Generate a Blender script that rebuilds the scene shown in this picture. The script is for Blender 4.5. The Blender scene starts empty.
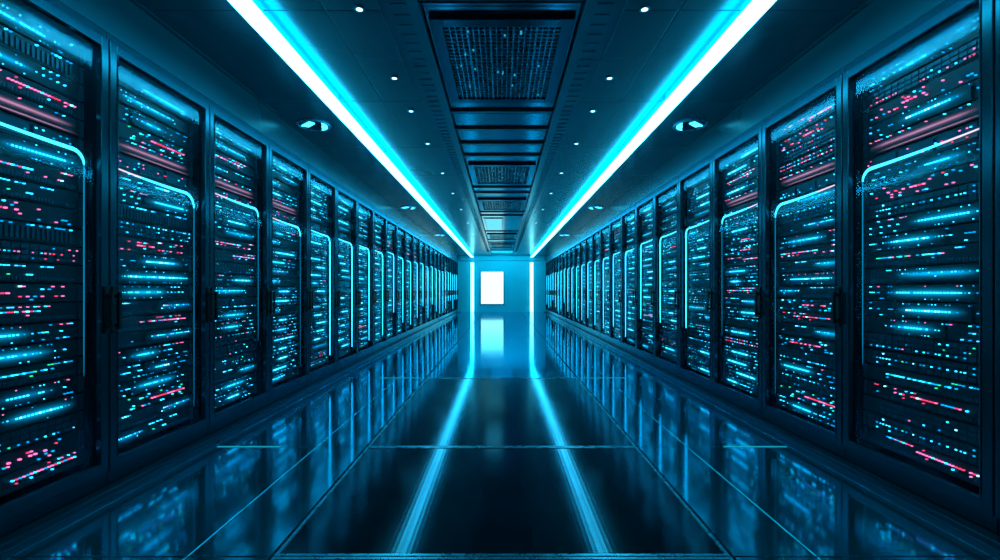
import bpy, math, random
random.seed(11)
col = bpy.context.scene.collection
bpy.context.scene.view_settings.view_transform='Standard'
CAMZ = 1.02
END = 21.3

# ------------------------------------------------------------ helpers
class MB:
    def __init__(s): s.v=[]; s.f=[]; s.m=[]; s.g={}
    def box(s,x0,x1,y0,y1,z0,z1,mi=0):
        if x0>x1: x0,x1=x1,x0
        if y0>y1: y0,y1=y1,y0
        n=len(s.v)
        s.v+=[(x0,y0,z0),(x1,y0,z0),(x1,y1,z0),(x0,y1,z0),(x0,y0,z1),(x1,y0,z1),(x1,y1,z1),(x0,y1,z1)]
        for q in ((0,3,2,1),(4,5,6,7),(0,1,5,4),(1,2,6,5),(2,3,7,6),(3,0,4,7)):
            s.f.append(tuple(n+i for i in q)); s.m.append(mi)
        return s
    def glowpatch(s,x,ys,zs,gy,gz,mi):
        n=len(s.v); W=len(zs)
        for i,y in enumerate(ys):
            for j,z in enumerate(zs):
                s.v.append((x,y,z)); s.g[len(s.v)-1]=gy[i]*gz[j]
        for i in range(len(ys)-1):
            for j in range(W-1):
                a=n+i*W+j; s.f.append((a,a+W,a+W+1,a+1)); s.m.append(mi)
        return s
    def tube(s,pts,rad,n=8,mi=0):
        from mathutils import Vector
        P=[Vector(p) for p in pts]; base=len(s.v)
        for i,p in enumerate(P):
            t=(P[min(i+1,len(P)-1)]-P[max(i-1,0)]).normalized()
            up=Vector((1,0,0)) if abs(t.x)<.9 else Vector((0,0,1))
            a=t.cross(up).normalized(); b=t.cross(a)
            r=rad[i] if isinstance(rad,(list,tuple)) else rad
            for k in range(n):
                w=2*math.pi*k/n; q=p+a*math.cos(w)*r+b*math.sin(w)*r
                s.v.append(tuple(q))
        for i in range(len(P)-1):
            for k in range(n):
                a0=base+i*n+k; a1=base+i*n+(k+1)%n
                s.f.append((a0,a1,a1+n,a0+n)); s.m.append(mi)
        s.f.append(tuple(base+k for k in reversed(range(n)))); s.m.append(mi)
        e=base+(len(P)-1)*n
        s.f.append(tuple(e+k for k in range(n))); s.m.append(mi)
        return s
    def ring(s,cx,cy,r0,r1,z0,z1,n=28,mi=0):
        b=len(s.v)
        for k in range(n):
            w=2*math.pi*k/n; c,d=math.cos(w),math.sin(w)
            s.v+=[(cx+r0*c,cy+r0*d,z0),(cx+r1*c,cy+r1*d,z0),(cx+r1*c,cy+r1*d,z1),(cx+r0*c,cy+r0*d,z1)]
        for k in range(n):
            a=b+4*k; c=b+4*((k+1)%n)
            for j in range(4):
                s.f.append((a+j,a+(j+1)%4,c+(j+1)%4,c+j)); s.m.append(mi)
        return s
    def crescent(s,r,a0,a1,w,z0,z1,n=16,mi=0):
        b=len(s.v)
        for k in range(n+1):
            t=k/n; a=math.radians(a0+(a1-a0)*t); ww=w*(.12+math.sin(math.pi*t))
            c,d=math.cos(a),math.sin(a)
            s.v+=[((r-ww)*c,(r-ww)*d,z0),(r*c,r*d,z0),(r*c,r*d,z1),((r-ww)*c,(r-ww)*d,z1)]
        for k in range(n):
            p=b+4*k; q=p+4
            for j in range(4): s.f.append((p+j,p+(j+1)%4,q+(j+1)%4,q+j)); s.m.append(mi)
        s.f.append((b,b+3,b+2,b+1)); s.m.append(mi); e=b+4*n; s.f.append((e,e+1,e+2,e+3)); s.m.append(mi)
        return s
    def disc(s,cx,cy,r,z0,z1,n=24,mi=0):
        b=len(s.v)
        for z in (z0,z1):
            for k in range(n):
                w=2*math.pi*k/n; s.v.append((cx+r*math.cos(w),cy+r*math.sin(w),z))
        s.f.append(tuple(b+k for k in reversed(range(n)))); s.m.append(mi)
        s.f.append(tuple(b+n+k for k in range(n))); s.m.append(mi)
        for k in range(n):
            s.f.append((b+k,b+(k+1)%n,b+n+(k+1)%n,b+n+k)); s.m.append(mi)
        return s
    def mesh(s,name,mats):
        me=bpy.data.meshes.new(name); me.from_pydata(s.v,[],s.f)
        if not isinstance(mats,(list,tuple)): mats=[mats]
        for m in mats: me.materials.append(m)
        me.polygons.foreach_set('material_index',s.m)
        if s.g:
            at=me.attributes.new('glow','FLOAT','POINT')
            for k,v in s.g.items(): at.data[k].value=v
        me.update()
        return me
    def build(s,name,mats,parent=None,bevel=0):
        return put(name,s.mesh(name,mats),parent,bevel)

def put(name,me,parent=None,bevel=0):
    o=bpy.data.objects.new(name,me); col.objects.link(o)
    if parent: o.parent=parent
    if bevel:
        b=o.modifiers.new('bevel','BEVEL'); b.width=bevel; b.segments=2; b.limit_method='ANGLE'
    return o
def tag(o,label,cat,group=None):
    o['label']=label; o['category']=cat
    if group: o['group']=group
    return o
def empty(name,loc,rz=0):
    o=bpy.data.objects.new(name,None); col.objects.link(o); o.empty_display_size=.1
    o.location=loc; o.rotation_euler=(0,0,rz); return o
def struct(o): o['kind']='structure'; return o
def copy_tree(o,parent=None):
    c=o.copy(); col.objects.link(c)
    if parent: c.parent=parent
    for ch in list(o.children): copy_tree(ch,c)
    return c
ORD=['first','second','third','fourth','fifth','sixth','seventh','eighth','ninth','tenth','eleventh','twelfth','thirteenth','fourteenth','fifteenth','sixteenth','seventeenth','eighteenth','nineteenth','twentieth','twenty-first','twenty-second','twenty-third','twenty-fourth','twenty-fifth','twenty-sixth']

# ------------------------------------------------------------ materials
def pbr(name,c,rough=.4,metal=0,spec=.5,nscale=6,rvar=.08,cvar=.25,bump=None,stretch=(1,1,1),tint=None):
    m=bpy.data.materials.new(name); m.use_nodes=True; nt=m.node_tree; N=nt.nodes; L=nt.links
    b=N['Principled BSDF']; b.inputs['Metallic'].default_value=metal
    b.inputs['Specular IOR Level'].default_value=spec
    if tint: b.inputs['Specular Tint'].default_value=(*tint,1)
    tc=N.new('ShaderNodeTexCoord'); mp=N.new('ShaderNodeMapping'); mp.inputs['Scale'].default_value=stretch
    L.new(tc.outputs['Object'],mp.inputs['Vector'])
    no=N.new('ShaderNodeTexNoise'); no.inputs['Scale'].default_value=nscale; no.inputs['Detail'].default_value=3
    L.new(mp.outputs[0],no.inputs['Vector'])
    r=N.new('ShaderNodeMapRange'); r.inputs['To Min'].default_value=max(.02,rough-rvar); r.inputs['To Max'].default_value=rough+rvar
    L.new(no.outputs['Fac'],r.inputs['Value']); L.new(r.outputs[0],b.inputs['Roughness'])
    ra=N.new('ShaderNodeValToRGB')
    ra.color_ramp.elements[0].color=(*[x*(1-cvar) for x in c],1); ra.color_ramp.elements[1].color=(*[x*(1+cvar) for x in c],1)
    L.new(no.outputs['Fac'],ra.inputs['Fac']); L.new(ra.outputs[0],b.inputs['Base Color'])
    if bump:
        vo=N.new('ShaderNodeTexVoronoi'); vo.inputs['Scale'].default_value=bump[0]; vo.inputs['Randomness'].default_value=bump[2]
        L.new(tc.outputs['Object'],vo.inputs['Vector'])
        bu=N.new('ShaderNodeBump'); bu.inputs['Strength'].default_value=bump[1]; bu.inputs['Distance'].default_value=.01
        L.new(vo.outputs['Distance'],bu.inputs['Height']); L.new(bu.outputs[0],b.inputs['Normal'])
        cr=N.new('ShaderNodeMapRange'); cr.inputs['From Min'].default_value=.2; cr.inputs['From Max'].default_value=.45
        cr.inputs['To Min'].default_value=1.4; cr.inputs['To Max'].default_value=.3
        L.new(vo.outputs['Distance'],cr.inputs['Value'])
        mx=N.new('ShaderNodeVectorMath'); mx.operation='SCALE'
        L.new(ra.outputs[0],mx.inputs[0]); L.new(cr.outputs[0],mx.inputs['Scale']); L.new(mx.outputs[0],b.inputs['Base Color'])
    return m
def emit(name,c,s,sample=True,glow=False):
    m=bpy.data.materials.new(name); m.use_nodes=True; nt=m.node_tree; N=nt.nodes
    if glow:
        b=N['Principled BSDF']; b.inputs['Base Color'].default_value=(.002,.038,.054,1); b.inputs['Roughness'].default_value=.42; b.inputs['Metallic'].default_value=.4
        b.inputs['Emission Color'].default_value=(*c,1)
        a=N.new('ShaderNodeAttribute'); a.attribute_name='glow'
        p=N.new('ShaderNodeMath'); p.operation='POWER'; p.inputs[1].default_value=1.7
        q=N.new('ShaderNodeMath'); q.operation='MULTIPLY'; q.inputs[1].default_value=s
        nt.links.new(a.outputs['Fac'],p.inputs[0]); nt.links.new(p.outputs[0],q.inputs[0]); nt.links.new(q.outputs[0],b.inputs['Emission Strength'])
    else:
        for n in list(N): N.remove(n)
        e=N.new('ShaderNodeEmission'); e.inputs[0].default_value=(*c,1); e.inputs[1].default_value=s
        o=N.new('ShaderNodeOutputMaterial'); nt.links.new(e.outputs[0],o.inputs[0])
    if not sample:
        try: m.cycles.emission_sampling='NONE'
        except Exception: pass
    return m
def glass(name):
    m=bpy.data.materials.new(name); m.use_nodes=True; nt=m.node_tree; N=nt.nodes; L=nt.links
    for n in list(N): N.remove(n)
    t=N.new('ShaderNodeBsdfTransparent'); t.inputs[0].default_value=(.9,.98,1,1)
    g=N.new('ShaderNodeBsdfGlossy'); g.inputs['Roughness'].default_value=.08; g.inputs['Color'].default_value=(.2,.8,1,1)
    lw=N.new('ShaderNodeLayerWeight'); lw.inputs[0].default_value=.25
    mr=N.new('ShaderNodeMapRange'); mr.inputs['To Min'].default_value=.002; mr.inputs['To Max'].default_value=.05
    L.new(lw.outputs['Fresnel'],mr.inputs['Value'])
    mx=N.new('ShaderNodeMixShader'); o=N.new('ShaderNodeOutputMaterial')
    L.new(mr.outputs[0],mx.inputs[0]); L.new(t.outputs[0],mx.inputs[1]); L.new(g.outputs[0],mx.inputs[2]); L.new(mx.outputs[0],o.inputs[0])
    return m
M={}
M['ceil']=pbr('ceiling_metal',(.005,.155,.20),.26,.55,.5,1.2,.03,.08)
M['coffer']=pbr('coffer_metal',(.01,.27,.36),.16,.85,.5,1.5,.04,.1)
M['floor']=pbr('floor_gloss',(.006,.42,.54),.09,.92,.6,1.5,.03,.15,tint=(.1,.8,1))
M['mat']=pbr('floor_panel_textured',(.003,.09,.115),.105,.72,.6,3,.03,.2,bump=(52,.022,.05),tint=(.1,.8,1))
M['trim']=pbr('panel_trim',(.03,.42,.55),.28,.8,.5,20)
M['base']=pbr('subfloor',(.001,.008,.012),.6)
M['rack']=pbr('rack_steel',(.003,.062,.082),.22,.75,.5,3,.05,.12,tint=(.2,.8,1))
M['door']=pbr('door_steel',(.003,.08,.108),.2,.75,.5,3,.05,.12,tint=(.2,.8,1))
M['dark']=pbr('server_black',(.002,.038,.054),.42,.4,.5,30)
M['dark2']=pbr('server_bay',(.004,.085,.12),.36,.5,.5,30)
M['handle']=pbr('handle_black',(.003,.008,.013),.35,.3)
M['wall']=pbr('wall_paint',(.02,.3,.4),.45,.1,.5,3)
M['wallend']=pbr('wall_end_paint',(.008,.42,.52),.4,.1,.5,2,.05,.1)
M['glass']=glass('tinted_glass')
M['strip']=emit('strip_light',(.085,.71,1),12.5)
M['strip_side']=emit('strip_side',(.0,.60,1),12)
M['vstrip']=emit('end_strip_light',(.18,.85,1),6)
M['window']=emit('window_light',(.46,.95,1),2.1)
M['panel']=emit('ceiling_panel_glow',(.15,.75,1),1.1)
M['tube']=emit('rack_tube',(.05,.68,1),3)
M['tube_dim']=emit('rack_tube_dim',(.0,.46,.8),.55)
M['tube_far']=emit('rack_tube_far',(.02,.62,1),5)
M['tube_pink']=emit('rack_tube_pink',(.95,.68,.9),1.3)
M['spot']=emit('downlight',(.3,.85,1),6,False)
M['speck']=emit('speck',(.02,.5,.8),.8,False)
M['ringlamp']=emit('ring_lamp',(.06,.72,1),3)
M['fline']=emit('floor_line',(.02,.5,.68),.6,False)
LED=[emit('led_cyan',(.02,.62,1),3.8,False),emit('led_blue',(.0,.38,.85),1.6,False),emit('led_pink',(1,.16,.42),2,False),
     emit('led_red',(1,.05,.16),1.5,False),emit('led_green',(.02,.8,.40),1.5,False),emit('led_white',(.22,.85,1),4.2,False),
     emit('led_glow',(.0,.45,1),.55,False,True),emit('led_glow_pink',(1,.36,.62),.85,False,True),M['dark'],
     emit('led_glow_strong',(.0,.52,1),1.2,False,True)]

# ------------------------------------------------------------ room shell
ZC=2.60
def tiles(xs,ys,z0,z1,gap,name,mat,bev=.0012):
    b=MB()
    for i in range(len(xs)-1):
        for j in range(len(ys)-1):
            b.box(xs[i]+gap/2,xs[i+1]-gap/2,ys[j]+gap/2,ys[j+1]-gap/2,z0,z1)
    return struct(b.build(name,mat,bevel=bev))
struct(MB().box(-3.1,3.1,-1,END+.2,-.2,-.03).build('floor',M['base']))
ysf=[-1,.6,1.76,2.99,5.33,7.7]+[7.7+2.34*i for i in range(1,6)]+[END]
tiles([-3.05,-2.0,-1.87,-1.2,-.885],ysf,-.03,0,.007,'floor',M['floor'])
tiles([.885,1.2,1.87,2.0,3.05],ysf,-.03,0,.007,'floor',M['floor'])
tiles([-.875,.875],[y for y in ysf if y>=5.33],-.03,0,.007,'floor',M['floor'])
def floor_panel(y0,y1,label):
    r=empty('floor_panel',(0,(y0+y1)/2,-.03)); h=(y1-y0)/2-.004
    MB().box(-.862,.862,-h+.014,h-.014,0,.028).build('textured_plate',M['mat'],r)
    f=MB()
    f.box(-.876,-.862,-h,h,0,.031).box(.862,.876,-h,h,0,.031).box(-.862,.862,-h,-h+.014,0,.031).box(-.862,.862,h-.014,h,0,.031)
    f.build('edge_frame',M['trim'],r)
    tag(r,label,'floor panel','textured floor panels along the aisle centre')
floor_panel(.6,1.76,'textured dark floor panel at the very bottom edge of the photo')
floor_panel(1.76,2.99,'wide textured dark floor panel filling the foreground of the aisle')
floor_panel(2.99,5.33,'textured dark floor panel beyond the foreground one, before the glossy aisle')
for s,sd in ((-1,'left'),(1,'right')):  # bright tile seams made as thin emissive bars, their glint painted in
    o=MB().box(s*1.44,s*1.85,2.985,2.995,0,.004).build('bright_floor_seam',M['fline']); tag(o,'thin bright cyan seam line across the %s floor beside the foreground panel'%sd,'floor seam','thin bright seams in the floor')
    o=MB().box(s*.9,s*1.42,5.324,5.336,0,.004).build('bright_floor_seam',M['fline']); tag(o,'short bright cyan seam line across the %s floor, the farther one'%sd,'floor seam','thin bright seams in the floor')

ysc=[-1,.4,1.6,2.6]+[2.6+1.25*i for i in range(1,15)]+[END]
struct(MB().box(-3.1,3.1,-1,END+.2,2.68,2.77).build('ceiling',M['ceil']))
for s in (-1,1):
    xs=sorted([s*.68,s*1.0,s*2.0,s*3.05])
    tiles(xs,ysc,ZC,2.68,.006,'ceiling',M['ceil'],.002)
tiles([-.45,.45],ysc,2.625,2.68,.006,'ceiling',M['coffer'],.002)
# cross ribs of the central channel, between the vents
b=MB()
for y in (2.5,4.1,4.55,5.0,5.45,7.15,7.55,9.4,9.85,12.5,14.6,15.4,17.5,18.4,19.4):
    b.box(-.452,.452,y-.02,y+.02,2.603,2.63); b.box(-.452,.452,y+.05,y+.06,2.612,2.63)
struct(b.build('trim_6',M['ceil'],bevel=.003))
for n,s in enumerate((-1,1)):
    b=MB(); b.box(s*.455,s*.675,-1,END,2.578,2.675)
    y=.5
    b.box(s*.455,s*.462,-1,END,2.57,2.578); b.box(s*.668,s*.675,-1,END,2.57,2.578)
    while y<END-.3:
        b.box(s*.52,s*.61,y,y+.03,2.573,2.578); y+=.1
    struct(b.build('trim_%d'%(n+1),M['ceil'],bevel=.002))
for s,nm in ((-1,'left'),(1,'right')):
    struct(MB().box(s*3.05,s*3.2,-1,END+.2,-.2,2.77).build('wall_'+nm,M['wall']))
    struct(MB().box(s*2.03,s*3.05,-1,END,2.335,ZC).build('trim_%d'%(3 if s<0 else 4),M['ceil'],bevel=.004))
    struct(MB().box(s*1.93,s*1.995,-1,END,0,.035).build('baseboard_'+nm,M['rack'],bevel=.006))
struct(MB().box(-3.2,3.2,-1.15,-1,-.2,2.77).build('wall_back',M['rack']))
w=MB()
wx0,wx1,wz0,wz1=-.97,.06,.38,1.86
w.box(-3.1,wx0,END,END+.2,-.2,2.77).box(wx1,3.1,END,END+.2,-.2,2.77).box(wx0,wx1,END,END+.2,-.2,wz0).box(wx0,wx1,END,END+.2,wz1,2.77)
struct(w.build('wall_end',M['wallend']))
struct(MB().box(-1.95,1.95,END-.12,END-.001,2.38,2.595).build('trim_5',M['wallend'],bevel=.01))
f=MB()
f.box(wx0-.05,wx0,END-.03,END+.1,wz0-.05,wz1+.05).box(wx1,wx1+.05,END-.03,END+.1,wz0-.05,wz1+.05).box(wx0,wx1,END-.03,END+.1,wz0-.05,wz0).box(wx0,wx1,END-.03,END+.1,wz1,wz1+.05)
wf=struct(f.build('window_1',M['trim']))
MB().box(wx0,wx1,END+.05,END+.07,wz0,wz1).build('window_pane',M['window'],wf)

# ------------------------------------------------------------ strip lights
def strip(s,sd):
    r=empty('ceiling_light_strip',(s*1.36,10,ZC))
    y0,y1=-10.95,END-10-.31
    b=MB(); pr=[(-.060,-.062),(-.060,-.074),(-.052,-.090),(.052,-.090),(.060,-.074),(.060,-.062)]
    for y in (y0,y1):
        for x,z in pr: b.v.append((x,y,z))
    k=len(pr)
    for i in range(k):
        b.f.append((i,(i+1)%k,k+(i+1)%k,k+i)); b.m.append(0 if i in (1,2,3) else 1)
    b.f.append(tuple(range(k))); b.m.append(0); b.f.append(tuple(range(k,2*k))); b.m.append(0)
    b.build('diffuser',[M['strip'],M['strip_side']],r)
    h=MB(); h.box(-.012,.012,y0,y1,-.061,-.055)
    y=y0+.3
    while y<y1: h.box(-.006,.006,y,y+.02,-.057,0); y+=1.5
    h.build('hanging_rail',M['trim'],r)
    tag(r,'long bright white-cyan light strip running along the %s side of the ceiling'%sd,'ceiling light','long ceiling light strips')
    v=empty('wall_light_strip',(s*1.37,END-.02,0))
    MB().box(-.09,.09,-.012,.019,.0,2.3).build('housing',M['trim'],v)
    MB().box(-.07,.07,-.06,-.012,.01,2.29).build('diffuser',M['vstrip'],v)
    tag(v,'vertical glowing light strip on the end wall, %s of the bright window'%sd,'wall light','vertical light strips on the end wall')
strip(-1,'left'); strip(1,'right')

ysd=[2.58,3.42,4.05,4.95,6.2,7.5,9.0,10.8,13.0,15.5]
dl=None
for s,sd in ((-1,'left'),(1,'right')):
    for i,y in enumerate(ysd):
        if dl is None:
            dl=o=empty('downlight',(0,0,0))
            MB().ring(0,0,.018,.03,-.008,0).build('rim',M['trim'],o)
            MB().disc(0,0,.018,-.006,0).build('lens',M['spot'],o)
        else: o=copy_tree(dl)
        o.location=(s*.80,y,ZC)
        tag(o,'tiny round ceiling downlight, %s from the camera in the row %s of the central vents'%(ORD[i],sd),'downlight','tiny downlights in the ceiling')
rl=None
for s,sd in ((-1,'left'),(1,'right')):
    for i,y in enumerate((4.4,8.8,13.2)):
        if rl is None:
            rl=o=empty('round_ceiling_lamp',(0,0,0))
            MB().ring(0,0,.135,.155,-.012,0,36).build('rim',M['trim'],o,.003)
            MB().disc(0,0,.135,-.006,0,32).build('reflector',M['door'],o)
            MB().crescent(.125,-35,75,.05,-.014,-.006).build('crescent_lens',M['ringlamp'],o)
            b=MB(); b.v=[(-.12,.0,-.014),(.0,-.105,-.014),(.035,-.06,-.014),(-.06,.03,-.014),(-.12,.0,-.006),(.0,-.105,-.006),(.035,-.06,-.006),(-.06,.03,-.006)]
            b.f=[(0,3,2,1),(4,5,6,7),(0,1,5,4),(1,2,6,5),(2,3,7,6),(3,0,4,7)]; b.m=[0]*6
            b.build('slanted_lens',M['ringlamp'],o)
        else: o=copy_tree(rl)
        o.location=(s*1.80,y,ZC); o.scale=(-s,1,1) if s>0 else (1,1,1)
        tag(o,'round ceiling lamp with glowing cyan lens outside the %s light strip, %s from the camera'%(sd,ORD[i]),'ceiling lamp','round lamps above the cabinets')

def vent_meshes(L,nx,ny):
    f=MB(); a=.43; g=.355; h=L/2
    f.box(-a,-g,-h,h,-.03,0).box(g,a,-h,h,-.03,0).box(-g,g,-h,-h+.08,-.03,0).box(-g,g,h-.08,h,-.03,0)
    bk=MB().box(-g,g,-h+.08,h-.08,-.004,0)
    gr=MB()
    for i in range(1,nx):
        x=-g+2*g*i/nx; w=.006 if i%4 else .011; gr.box(x-w/2,x+w/2,-h+.08,h-.08,-.024,-.008)
    for j in range(1,ny):
        y=-h+.08+(L-.16)*j/ny; gr.box(-g,g,y-.003,y+.003,-.022,-.01)
    lt=MB(); lt.box(-g+.01,g-.01,-h+.09,h-.09,-.0055,-.004,1)
    for _ in range(14):
        x=random.uniform(-g+.05,g-.05); y=random.uniform(-h+.12,h-.12); lt.box(x-.006,x+.006,y-.006,y+.006,-.026,-.005,0)
    return f.mesh('vent_frame',M['door']),bk.mesh('backing',M['base']),gr.mesh('grille',M['trim']),lt.mesh('light_board',[M['speck'],M['base']])
V=[vent_meshes(1.2,20,24),vent_meshes(1.1,16,18)]
vl=['large square grille vent in the ceiling, nearest the camera','second ceiling grille vent from the camera, smaller looking','third ceiling grille vent from the camera','fourth ceiling grille vent, just beyond the bright ceiling panel','farthest ceiling grille vent, close to the end wall']
for i,(y,k) in enumerate(((3.28,0),(6.35,1),(8.6,1),(13.6,1),(16.5,1))):
    r=empty('ceiling_vent',(0,y,2.625))
    put('vent_frame',V[k][0],r,.004); put('backing',V[k][1],r); put('grille',V[k][2],r); put('light_board',V[k][3],r)
    tag(r,vl[i],'vent','ceiling vents along the aisle')
r=empty('ceiling_panel_light',(-.19,11.2,2.625))
MB().box(-.22,.22,-.95,.95,-.015,0).build('frame',M['trim'],r)
MB().box(-.18,.18,-.9,.9,-.02,-.015).build('diffuser',M['panel'],r)
tag(r,'small bright rectangular ceiling light between the third and fourth vents','ceiling light')

# ------------------------------------------------------------ servers
SW=.675; U=.0889; SH=.083
def led_box(b,y,z,w,h,mi,x=0): b.box(-.0055,x+.004,y-w/2,y+w/2,z-h/2,z+h/2,mi)
def rc(p):
    r=random.random(); a=0
    for mi,q in p:
        a+=q
        if r<a: return mi
    return p[0][0]
MIXB=[(0,.45),(1,.45),(5,.07),(2,.02),(4,.01)]
MIXP=[(2,.40),(3,.20),(0,.20),(5,.04),(1,.16)]
MIXG=[(4,.16),(0,.36),(1,.42),(2,.06)]
def glow(l,a,e,z,hh,mi=6):  # LED bloom painted on the server face as a fading emissive patch
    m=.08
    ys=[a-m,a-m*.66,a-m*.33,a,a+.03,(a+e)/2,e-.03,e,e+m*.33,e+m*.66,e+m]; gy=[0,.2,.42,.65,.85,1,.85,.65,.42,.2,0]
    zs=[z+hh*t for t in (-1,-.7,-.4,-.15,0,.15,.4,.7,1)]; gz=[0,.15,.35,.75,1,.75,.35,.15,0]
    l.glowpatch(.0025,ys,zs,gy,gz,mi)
def row(l,a,e,z,p,w,h,mis,fill=1):
    n=int((e-a)/p)
    for i in range(n+1):
        if random.random()<fill: led_box(l,a+i*p,z,w,h,random.choice(mis),.001)
def make_server(kind,mode):     # mode 0 cool, 1 warm, 2 dense and bright
    s=MB(); l=MB(); h=SW/2; warm=mode==1
    s.box(-.6,-.006,-h+.01,h-.01,0,SH)
    s.box(-.008,.0,-h,-h+.022,.002,SH-.002,1); s.box(-.008,.0,h-.022,h,.002,SH-.002,1)
    l.box(-.0058,-.0052,-h+.024,h-.024,.003,SH-.003,8)
    mix=(random.choice([MIXP,MIXP,MIXP,MIXG]) if warm else random.choice([MIXB,MIXB,MIXG]))
    if kind=='drives':
        n=16; w=(SW-.06)/n
        for r in range(3):
            a=random.random()
            for i in range(n):
                y=-h+.03+w*(i+.5); z=SH*(.2+.3*r)
                s.box(-.006,.0015,y-w*.44,y+w*.44,z-.009,z+.009,1)
                if random.random()<(.65 if a>.65 else .13): led_box(l,y+w*.25,z,.0068,.0055,rc(mix),.002)
                if a>.5 and random.random()<.3: led_box(l,y-w*.2,z,.004,.004,rc(mix),.002)
    elif kind=='switch':
        n=38; w=(SW-.08)/n
        c=random.random(); c2=random.random()
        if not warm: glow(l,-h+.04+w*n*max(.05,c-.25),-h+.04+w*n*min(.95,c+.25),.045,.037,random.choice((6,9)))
        for i in range(n):
            y=-h+.04+w*(i+.5)
            s.box(-.006,.001,y-w*.4,y+w*.4,.008,.024,1)
            if abs(i/n-c)<.32 and random.random()<.88: led_box(l,y,.05,.0062,.0055,rc(mix),.001)
            if abs(i/n-c2)<.2 and random.random()<.5: led_box(l,y,.070,.005,.004,rc(mix))
            if random.random()<.08: led_box(l,y,.033,.006,.005,rc(mix))
    elif kind=='bright':
        a=random.uniform(-h+.09,.05); e=random.uniform(a+.12,h-.09)
        z=SH*.5
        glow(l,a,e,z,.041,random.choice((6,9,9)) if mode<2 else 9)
        if mode==2: row(l,a,e,z,.0165,.012,.009,[0,0,0,5],.93)
        else: row(l,a,e,z,.0165,.0088,.007,random.choice(([0,0,5],[0,1],[0,0,0])),.93)
        row(l,-h+.05,h-.05,z,.017,.005,.0045,[1,0],.4)
        row(l,-h+.05,h-.05,SH*.88,.017,.005,.004,[1,1,0] if not warm else [1,2,0],.28)
        row(l,-h+.05,h-.05,SH*.12,.017,.005,.004,[1,1,0],.22)
    elif kind=='pink':
        a=random.uniform(-h+.05,0); e=a+random.uniform(.15,.3); z=SH*.5
        row(l,a,e,z,.022,.009,.007,[2,2,3],.7)
        for i in range(22): led_box(l,-h+.04+.016*random.randrange(36),SH*random.choice((.15,.32,.7,.85)),.007,.0055,rc(mix))
    elif kind=='pinkbar':
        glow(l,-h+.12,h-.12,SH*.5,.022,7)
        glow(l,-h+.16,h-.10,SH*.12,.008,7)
        row(l,-h+.05,h-.05,SH*.9,.018,.005,.004,[1,0,2],.4)
    elif kind=='vents':
        for i in range(26):
            y=-h+.05+i*.022; s.box(-.006,.001,y,y+.012,.012,.062,1)
        row(l,-h+.05,h-.05,.073,.018,.006,.005,[0,1,1],.35)
    else:
        for i in range(3): s.box(-.006,.002,-h+.03+i*.2,-h+.21+i*.2,.01,.07,1)
        for i in range(14): led_box(l,-h+.04+.016*random.randrange(36),random.choice((.02,.04,.06)),.007,.0055,rc(mix),.002)
    return s.mesh('server',[M['dark'],M['dark2']]), l.mesh('indicator_lights',LED)
BY={}
for mode in (0,1,2):
    for k,n in (('drives',8),('switch',10),('bright',16),('pink',7),('pinkbar',1),('vents',4),('plain',5)):
        for _ in range(n): BY.setdefault((k,mode),[]).append(make_server(k,mode))

# ------------------------------------------------------------ cabinet meshes
RW=.398
b=MB()
b.box(-1.0,-.022,-RW,-RW+.018,.1,2.33).box(-1.0,-.022,RW-.018,RW,.1,2.33).box(-1.0,-.0,-RW,RW,2.29,2.33).box(-1.0,-.98,-RW,RW,.1,2.29)
b.box(-.95,-.9,-RW,RW,.1,2.29)
for s in (-1,1): b.box(-.10,-.07,s*(RW-.018),s*(SW/2-.008),.1,2.29)
BODY=b.mesh('cabinet_body',M['rack'])
PL=MB().box(-1.0,-.004,-RW,RW,0,.1).mesh('plinth',M['rack'])
b=MB(); i=RW-.044
b.box(-.02,.012,-RW+.002,-i,.105,2.285).box(-.02,.012,i,RW-.002,.105,2.285).box(-.02,.012,-i,i,2.235,2.285).box(-.02,.012,-i,i,.105,.155)
b.box(-.012,.016,-i,-i+.006,.155,2.235).box(-.012,.016,i-.006,i,.155,2.235)
DOOR=b.mesh('door_frame',M['door'])
GL=MB().box(-.008,-.005,-i+.002,i-.002,.157,2.233).mesh('glass_pane',M['glass'])
def handle_mesh(s):
    b=MB(); y=s*(i+.022)
    b.box(.012,.02,y-.014,y+.014,.8,1.04)
    b.box(.02,.045,y-.009,y+.009,.98,1.0).box(.02,.045,y-.009,y+.009,.83,.85).box(.036,.05,y-.01,y+.01,.82,1.01)
    return b.mesh('door_handle',M['handle'])
HM=[handle_mesh(-1),handle_mesh(1)]
def tube_mesh(s,v,far):
    z=1.665+(-.02,.0,.025)[v]; R=(.085,.07,.06)[v]; x=-.035; y0=-i+(.03,.05,.02)[v]; y1=i-.045; zb=(.25,.35,.6)[v]
    yy=[y0+(y1-R-y0)*k/6 for k in range(6)]
    P=[(x,s*y,z+.02*(1-k/6)**2) for k,y in enumerate(yy)]; rd=[.0035+.001*k for k in range(6)]
    b=MB()
    b.tube(P[:3],rd[:3],8,2 if not far else 0)
    pts=P[2:]; rad=rd[2:]
    for k in range(0,9):
        a=math.pi/2*(1-k/8); pts.append((x,s*(y1-R+R*math.cos(a)),z-R+R*math.sin(a))); rad.append(.0095-.0065*k/8 if not far else .0075)
    b.tube(pts,rad,8,0)
    if far: b.tube([(x,s*y1,z-R),(x,s*y1,1.2),(x,s*y1,.75),(x,s*y1,zb)],[(.008,.006,.007)[v],.006,.005,.003],8,1)
    else: b.tube([(x,s*y1,z-R),(x,s*y1,1.2),(x,s*y1,.75),(x,s*y1,zb)],[.003,.0026,.002,.001],8,1)
    return b.mesh('light_tube',[M['tube'],M['tube_far'] if far else M['tube_dim'],M['tube_pink']])
TM={(s,v,f):tube_mesh(s,v,f) for s in (1,-1) for v in (0,1,2) for f in (0,1)}
GRP={-1:'server cabinets in the left row',1:'server cabinets in the right row'}
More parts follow.
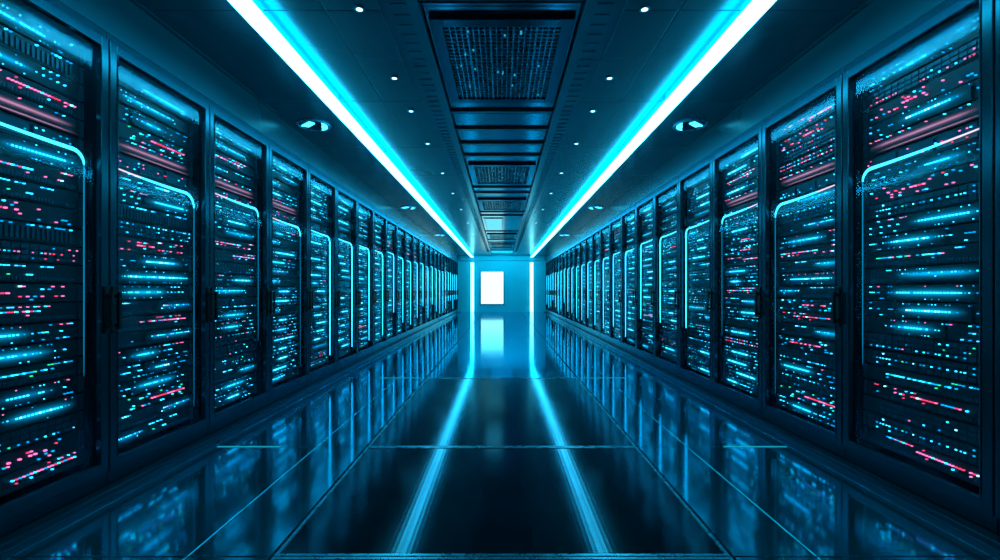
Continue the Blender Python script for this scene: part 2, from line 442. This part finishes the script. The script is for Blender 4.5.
def cabinet(side,k,y):
    r=empty('server_cabinet',(side*2.0,y,0),0 if side<0 else math.pi)
    if side>0: r.scale=(1,1.037,1)
    put('cabinet_body',BODY,r,.003); put('plinth',PL,r,.003)
    d=put('door_frame',DOOR,r,.004)
    put('glass_pane',GL,d)
    if side<0: put('door_handle',HM[0],d,.002)
    if side<0 or k>1: put('door_handle',HM[1],d,.002)
    put('light_tube',TM[(1 if side<0 else -1,random.randrange(3),1 if k>=4 else 0)],r)
    last=None
    pw=((.75 if k==0 else .35) if side<0 else (.6 if k<2 else .3)) if k<4 else .07
    for u in range(23):
        z=.165+u*U
        mode=1 if random.random()<pw else (2 if k>=3 else 0)
        if u==18: kd='pinkbar' if k<4 else 'switch'
        elif u==17: kd='plain'
        else:
            kd=random.choices(('drives','switch','bright','pink','vents','plain'),(2.2,3.8,5.2 if k<3 else 9,3.6*pw,.4,.8))[0]
            if kd=='bright' and last=='bright' and k<3 and random.random()<.35: kd='switch'
        last=kd
        v=random.choice(BY[(kd,mode)])
        s=put('server',v[0],r); s.location=(-.062,0,z)
        put('indicator_lights',v[1],s)
    sd='left' if side<0 else 'right'
    if side<0 and k==0: lab='nearest tall server cabinet on the left, cut off by the left photo edge'
    elif side>0 and k==0: lab='tall server cabinet barely showing at the right photo edge'
    elif side>0 and k==1: lab='large server cabinet on the right, the nearest one shown almost whole'
    else: lab='tall dark blue glass-door server cabinet, %s from the camera in the %s row'%(ORD[k],sd)
    tag(r,lab,'server cabinet',GRP[side])
y=1.93; k=0
while y+.4<END-.05:
    cabinet(-1,k,y); y+=.80; k+=1
y=1.445; k=0
while y+.42<END-.05:
    cabinet(1,k,y); y+=.83; k+=1

# ------------------------------------------------------------ lamps, world, camera
la=bpy.data.lights.new('end_wall_wash','AREA'); la.shape='RECTANGLE'; la.size=2.2; la.size_y=.3; la.energy=60; la.color=(.01,.68,1)  # unseen area lamp added to brighten the end wall
lo=bpy.data.objects.new('end_wall_wash',la); col.objects.link(lo); lo.location=(0,END-2.2,2.5); lo.rotation_euler=(math.radians(55),0,0)
w=bpy.data.worlds.new('world'); bpy.context.scene.world=w; w.use_nodes=True
N=w.node_tree.nodes; bg=N['Background']; bg.inputs[0].default_value=(.0,.12,.3,1); bg.inputs[1].default_value=.1
cam=bpy.data.cameras.new('camera'); co=bpy.data.objects.new('camera',cam); col.objects.link(co)
co.location=(0,0,CAMZ); co.rotation_euler=(math.pi/2,0,0)
cam.sensor_width=36; cam.lens=16.56; cam.shift_x=-.002; cam.shift_y=.010; cam.clip_start=.02
bpy.context.scene.camera=co
